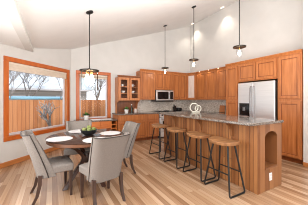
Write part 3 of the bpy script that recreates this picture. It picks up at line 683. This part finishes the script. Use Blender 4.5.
# fruit bowl
BX, BY = 0.535, 3.15
fb = tag(MB().lathe([(0, 0), (0.06, 0), (0.075, 0.012), (0.12, 0.055), (0.138, 0.10), (0.128, 0.10), (0.11, 0.058), (0.065, 0.02), (0, 0.018)], (0, 0, 0), 40).build('fruit_bowl', M['blackbowl'], bevel=0.002), 'black bowl full of green fruit at the centre of the round table', 'bowl')
fb.location = (BX, BY, 0.7605)
names = [('green fruit in the middle of the bowl at the very top', 0, 0, 0.132), ('pale green fruit at the left rim of the bowl', -0.072, 0.02, 0.098), ('green fruit at the right rim of the bowl', 0.072, -0.015, 0.098),
         ('green fruit at the near side of the bowl', -0.012, -0.076, 0.098), ('pale green fruit at the far side of the bowl', 0.012, 0.076, 0.10)]
for i, (lab, dx, dy, dz) in enumerate(names):
    t = thing('green_fruit', lab, 'fruit', (BX + dx, BY + dy, 0.7605 + dz), random.uniform(0, 6), 'green fruits in the black bowl')
    MB().lathe([(0, -0.030), (0.016, -0.034), (0.034, -0.018), (0.038, 0.004), (0.030, 0.026), (0.014, 0.034), (0.004, 0.029), (0, 0.027)], (0, 0, 0), 18).build('flesh', M['fruit2' if i in (1, 4) else 'fruit'], t)
    MB().tube([(0, 0, 0.026), (0.003, 0, 0.038), (0.008, 0, 0.046)], 0.0025, 6).build('stem', M['stem'], t)

# ------------------------------------------------------------------ dining chairs
def make_chair(label):
    r = thing('dining_chair', label, 'chair', (0, 0, 0), 0, 'grey upholstered dining chairs')
    # seat
    b = MB(); n = 10; gr_t, gr_b = [], []
    for j in range(n + 1):
        v = j / n; y = -0.20 + 0.40 * v; hw = 0.205 + 0.035 * v
        rt, rb = [], []
        for i in range(n + 1):
            u = -1 + 2 * i / n
            dome = 0.028 * (1 - u ** 4) * (1 - (2 * v - 1) ** 4)
            rt.append(b.bm.verts.new((u * hw, y + 0.012 * (1 - u * u) * v, 0.455 + dome))); rb.append(b.bm.verts.new((u * hw * 0.98, y, 0.355)))
        gr_t.append(rt); gr_b.append(rb)
    for j in range(n):
        for i in range(n):
            b.bm.faces.new([gr_t[j][i], gr_t[j][i + 1], gr_t[j + 1][i + 1], gr_t[j + 1][i]]); b.bm.faces.new([gr_b[j][i], gr_b[j + 1][i], gr_b[j + 1][i + 1], gr_b[j][i + 1]])
    ed = [(0, i) for i in range(n + 1)] + [(j, n) for j in range(1, n + 1)] + [(n, i) for i in range(n - 1, -1, -1)] + [(j, 0) for j in range(n - 1, 0, -1)]
    for k in range(len(ed)):
        p, q = ed[k], ed[(k + 1) % len(ed)]
        b.bm.faces.new([gr_t[p[0]][p[1]], gr_b[p[0]][p[1]], gr_b[q[0]][q[1]], gr_t[q[0]][q[1]]])
    b.build('seat', M['fabric'], r, bevel=0.018, segs=3)
    # curved wing back
    b = MB(); nu, nv = 24, 14; O, I = [], []; K = 0.70
    def surf(u, v, th=0.0):
        z = 0.315 + 0.60 * v + 0.012 * (min(1, abs(u) / K) ** 2 - 1) * v
        hw = 0.214 + 0.034 * v ** 1.1; yb = -0.235 - 0.165 * v ** 1.2
        rc = 0.085 + 0.045 * (1 - v); wing = 0.035 + 0.055 * (1 - v); hf = hw - rc
        s_ = 1 if u >= 0 else -1; a_ = abs(u); arc = rc * math.pi / 2
        if a_ <= K:
            ln = a_ / K * (hf + arc)
            if ln <= hf: x, y = ln, yb + th
            else:
                t = (ln - hf) / rc; x = hf + (rc - th) * math.sin(t); y = yb + rc - (rc - th) * math.cos(t)
        else:
            q = (a_ - K) / (1 - K); x = hw - th; y = yb + rc + wing * q
        return Vector((s_ * x, y, z))
    for j in range(nv + 1):
        v = j / nv; th = 0.056 - 0.010 * v
        O.append([b.bm.verts.new(surf(-1 + 2 * i / nu, v)) for i in range(nu + 1)])
        I.append([b.bm.verts.new(surf(-1 + 2 * i / nu, v, th)) for i in range(nu + 1)])
    for j in range(nv):
        for i in range(nu):
            b.bm.faces.new([O[j][i], O[j + 1][i], O[j + 1][i + 1], O[j][i + 1]]); b.bm.faces.new([I[j][i], I[j][i + 1], I[j + 1][i + 1], I[j + 1][i]])
    ed = [(0, i) for i in range(nu + 1)] + [(j, nu) for j in range(1, nv + 1)] + [(nv, i) for i in range(nu - 1, -1, -1)] + [(j, 0) for j in range(nv - 1, 0, -1)]
    for k in range(len(ed)):
        p, q = ed[k], ed[(k + 1) % len(ed)]
        b.bm.faces.new([O[p[0]][p[1]], O[q[0]][q[1]], I[q[0]][q[1]], I[p[0]][p[1]]])
    bmesh.ops.remove_doubles(b.bm, verts=b.bm.verts, dist=0.0005)
    b.build('backrest', M['fabric'], r, bevel=0.010, segs=3)
    # nailhead trim along the rear edges of the back
    pts = [surf(-K, v / 10) + Vector((-0.002, -0.002, 0)) for v in range(0, 11)] + [surf(-K + 2 * K * i / 14, 1) + Vector((0, -0.003, -0.004)) for i in range(1, 14)] + [surf(K, v / 10) + Vector((0.002, -0.002, 0)) for v in range(10, -1, -1)]
    MB().tube(pts, 0.006, 6).build('nailhead_trim', M['trim_dark'], r)
    for s in (-1, 1):
        MB().bar([(s * 0.20, 0.168, 0.36), (s * 0.20, 0.172, 0.0)], [0.022, 0.015], [0.022, 0.015]).build('leg', M['leg'], r, bevel=0.003)
        MB().bar([(s * 0.19, -0.20, 0.36), (s * 0.19, -0.205, 0.24), (s * 0.192, -0.235, 0.10), (s * 0.195, -0.285, 0.0)], [0.022, 0.021, 0.018, 0.015], [0.024, 0.022, 0.019, 0.016]).build('leg', M['leg'], r, bevel=0.003)
    return r
ch = make_chair('grey upholstered chair at the left, seen from its side below the bay window')
ch.location = (0.04, 2.99, 0); ch.rotation_euler = (0, 0, R(-83))
for (x, y, ang, lab) in ((0.59, 2.53, 12, 'grey upholstered chair nearest the camera with its back turned'),
                         (1.04, 3.24, 92, 'grey upholstered chair at the right of the table, towards the island'),
                         (0.44, 3.74, 171, 'grey upholstered chair on the far side of the table by the windows')):
    o = copy_tree(ch); o.location = (x, y, 0); o.rotation_euler = (0, 0, R(ang)); o['label'] = lab

# ------------------------------------------------------------------ hanging lamps
SL = -math.atan(0.352)
def canopy(r, x, z0, zc, rad):
    c = MB().lathe([(0, -0.028), (rad * 0.8, -0.028), (rad, -0.02), (rad, 0), (0, 0)], (0, 0, 0), 24).build('canopy', M['black'], r)
    c.location = (0, 0, zc - z0); c.rotation_euler = (0, SL, 0)
def bulb(parent, x, y, z, h, rad):
    MB().lathe([(0, 0), (0.012, 0), (0.014, -0.01), (0.014, -0.05), (0.010, -0.055), (0, -0.055)], (x, y, z), 12).build('socket', M['brass'], parent)
    b = MB().lathe([(0, -0.05), (0.010, -0.055), (rad, -0.055 - h * 0.45), (rad, -0.055 - h * 0.7), (rad * 0.5, -0.055 - h * 0.95), (0, -0.055 - h)], (x, y, z), 14).build('bulb', M['bulb'], parent)
    return b
def disc_lamp(name, label, x, y, zd, rd, glass_r, glass_h, bulbs, group):
    zc = ceil_z(x) - 0.002
    r = thing(name, label, 'lamp', (x, y, zd), 0, group)
    canopy(r, x, zd, zc, 0.062)
    MB().tube([(0, 0, 0.01), (0, 0, zc - zd - 0.015)], 0.0085, 8).build('rod', M['black'], r)
    MB().lathe([(0, -0.012), (rd - 0.004, -0.012), (rd, -0.006), (rd, 0.008), (rd - 0.006, 0.012), (0.03, 0.014), (0.02, 0.04), (0, 0.04)], (0, 0, 0), 40).build('disc', M['bronze'], r)
    g = glass_r; t = 0.004
    MB().lathe([(g, -0.0125), (g, -glass_h), (g - t, -glass_h), (g - t, -0.0125), (g, -0.0125)], (0, 0, 0), 40).build('glass_shade', M['shade_glass'], r)
    for (bx, by, bh, br) in bulbs: bulb(r, bx, by, -0.0125, bh, br)
    l = bpy.data.lights.new('lamp_glow', 'POINT'); l.energy = 4; l.color = (1, 0.88, 0.7); l.shadow_soft_size = 0.05
    lo = bpy.data.objects.new('lamp_glow', l); COL.objects.link(lo); lo.parent = r; lo.location = (0, 0, -0.13 if glass_h < 0.2 else -0.24)
    return r
disc_lamp('chandelier', 'large pendant lamp with black disc and clear glass cylinder over the round table', 0.571, 3.31, 1.865, 0.165, 0.142, 0.34,
          [(0.055 * math.cos(a), 0.055 * math.sin(a), 0.19, 0.032) for a in (0.4, 1.97, 3.54, 5.1)], None)
GP = 'disc pendants over the island'
for (y, lab) in ((2.335, 'small disc pendant in front of the fridge cabinets, rightmost of the three'), (3.69, 'small disc pendant in the middle of the three by the wall cabinets'), (5.11, 'small disc pendant in front of the microwave, leftmost of the three')):
    disc_lamp('pendant_lamp', lab, 3.32, y, 2.43, 0.125, 0.05, 0.17, [(0, 0, 0.115, 0.028)], GP)
# recessed ceiling lights along the right wall
for (y, lab) in ((5.55, 'recessed ceiling light near the back corner, behind the middle pendant rod'), (4.10, 'recessed ceiling light at the top of the right wall')):
    x = 4.93
    t = thing('recessed_light', lab, 'ceiling light', (x, y, ceil_z(x) - 0.003), 0, 'recessed ceiling lights'); t.rotation_euler = (0, SL, 0)
    MB().lathe([(0.055, -0.004), (0.085, -0.006), (0.085, 0), (0.055, 0), (0.055, -0.004)], (0, 0, 0), 28).build('trim_ring', M['plastic'], t)
    MB().lathe([(0, -0.003), (0.054, -0.003), (0.054, 0), (0, 0)], (0, 0, 0), 24).build('lens', M['puck'], t)
    l = bpy.data.lights.new('downlight', 'SPOT'); l.energy = 35; l.color = (1, 0.9, 0.76); l.spot_size = R(95); l.spot_blend = 0.7; l.shadow_soft_size = 0.05
    lo = bpy.data.objects.new('downlight', l); COL.objects.link(lo); lo.parent = t; lo.location = (0, 0, -0.012); lo.rotation_euler = (0, -SL, 0)
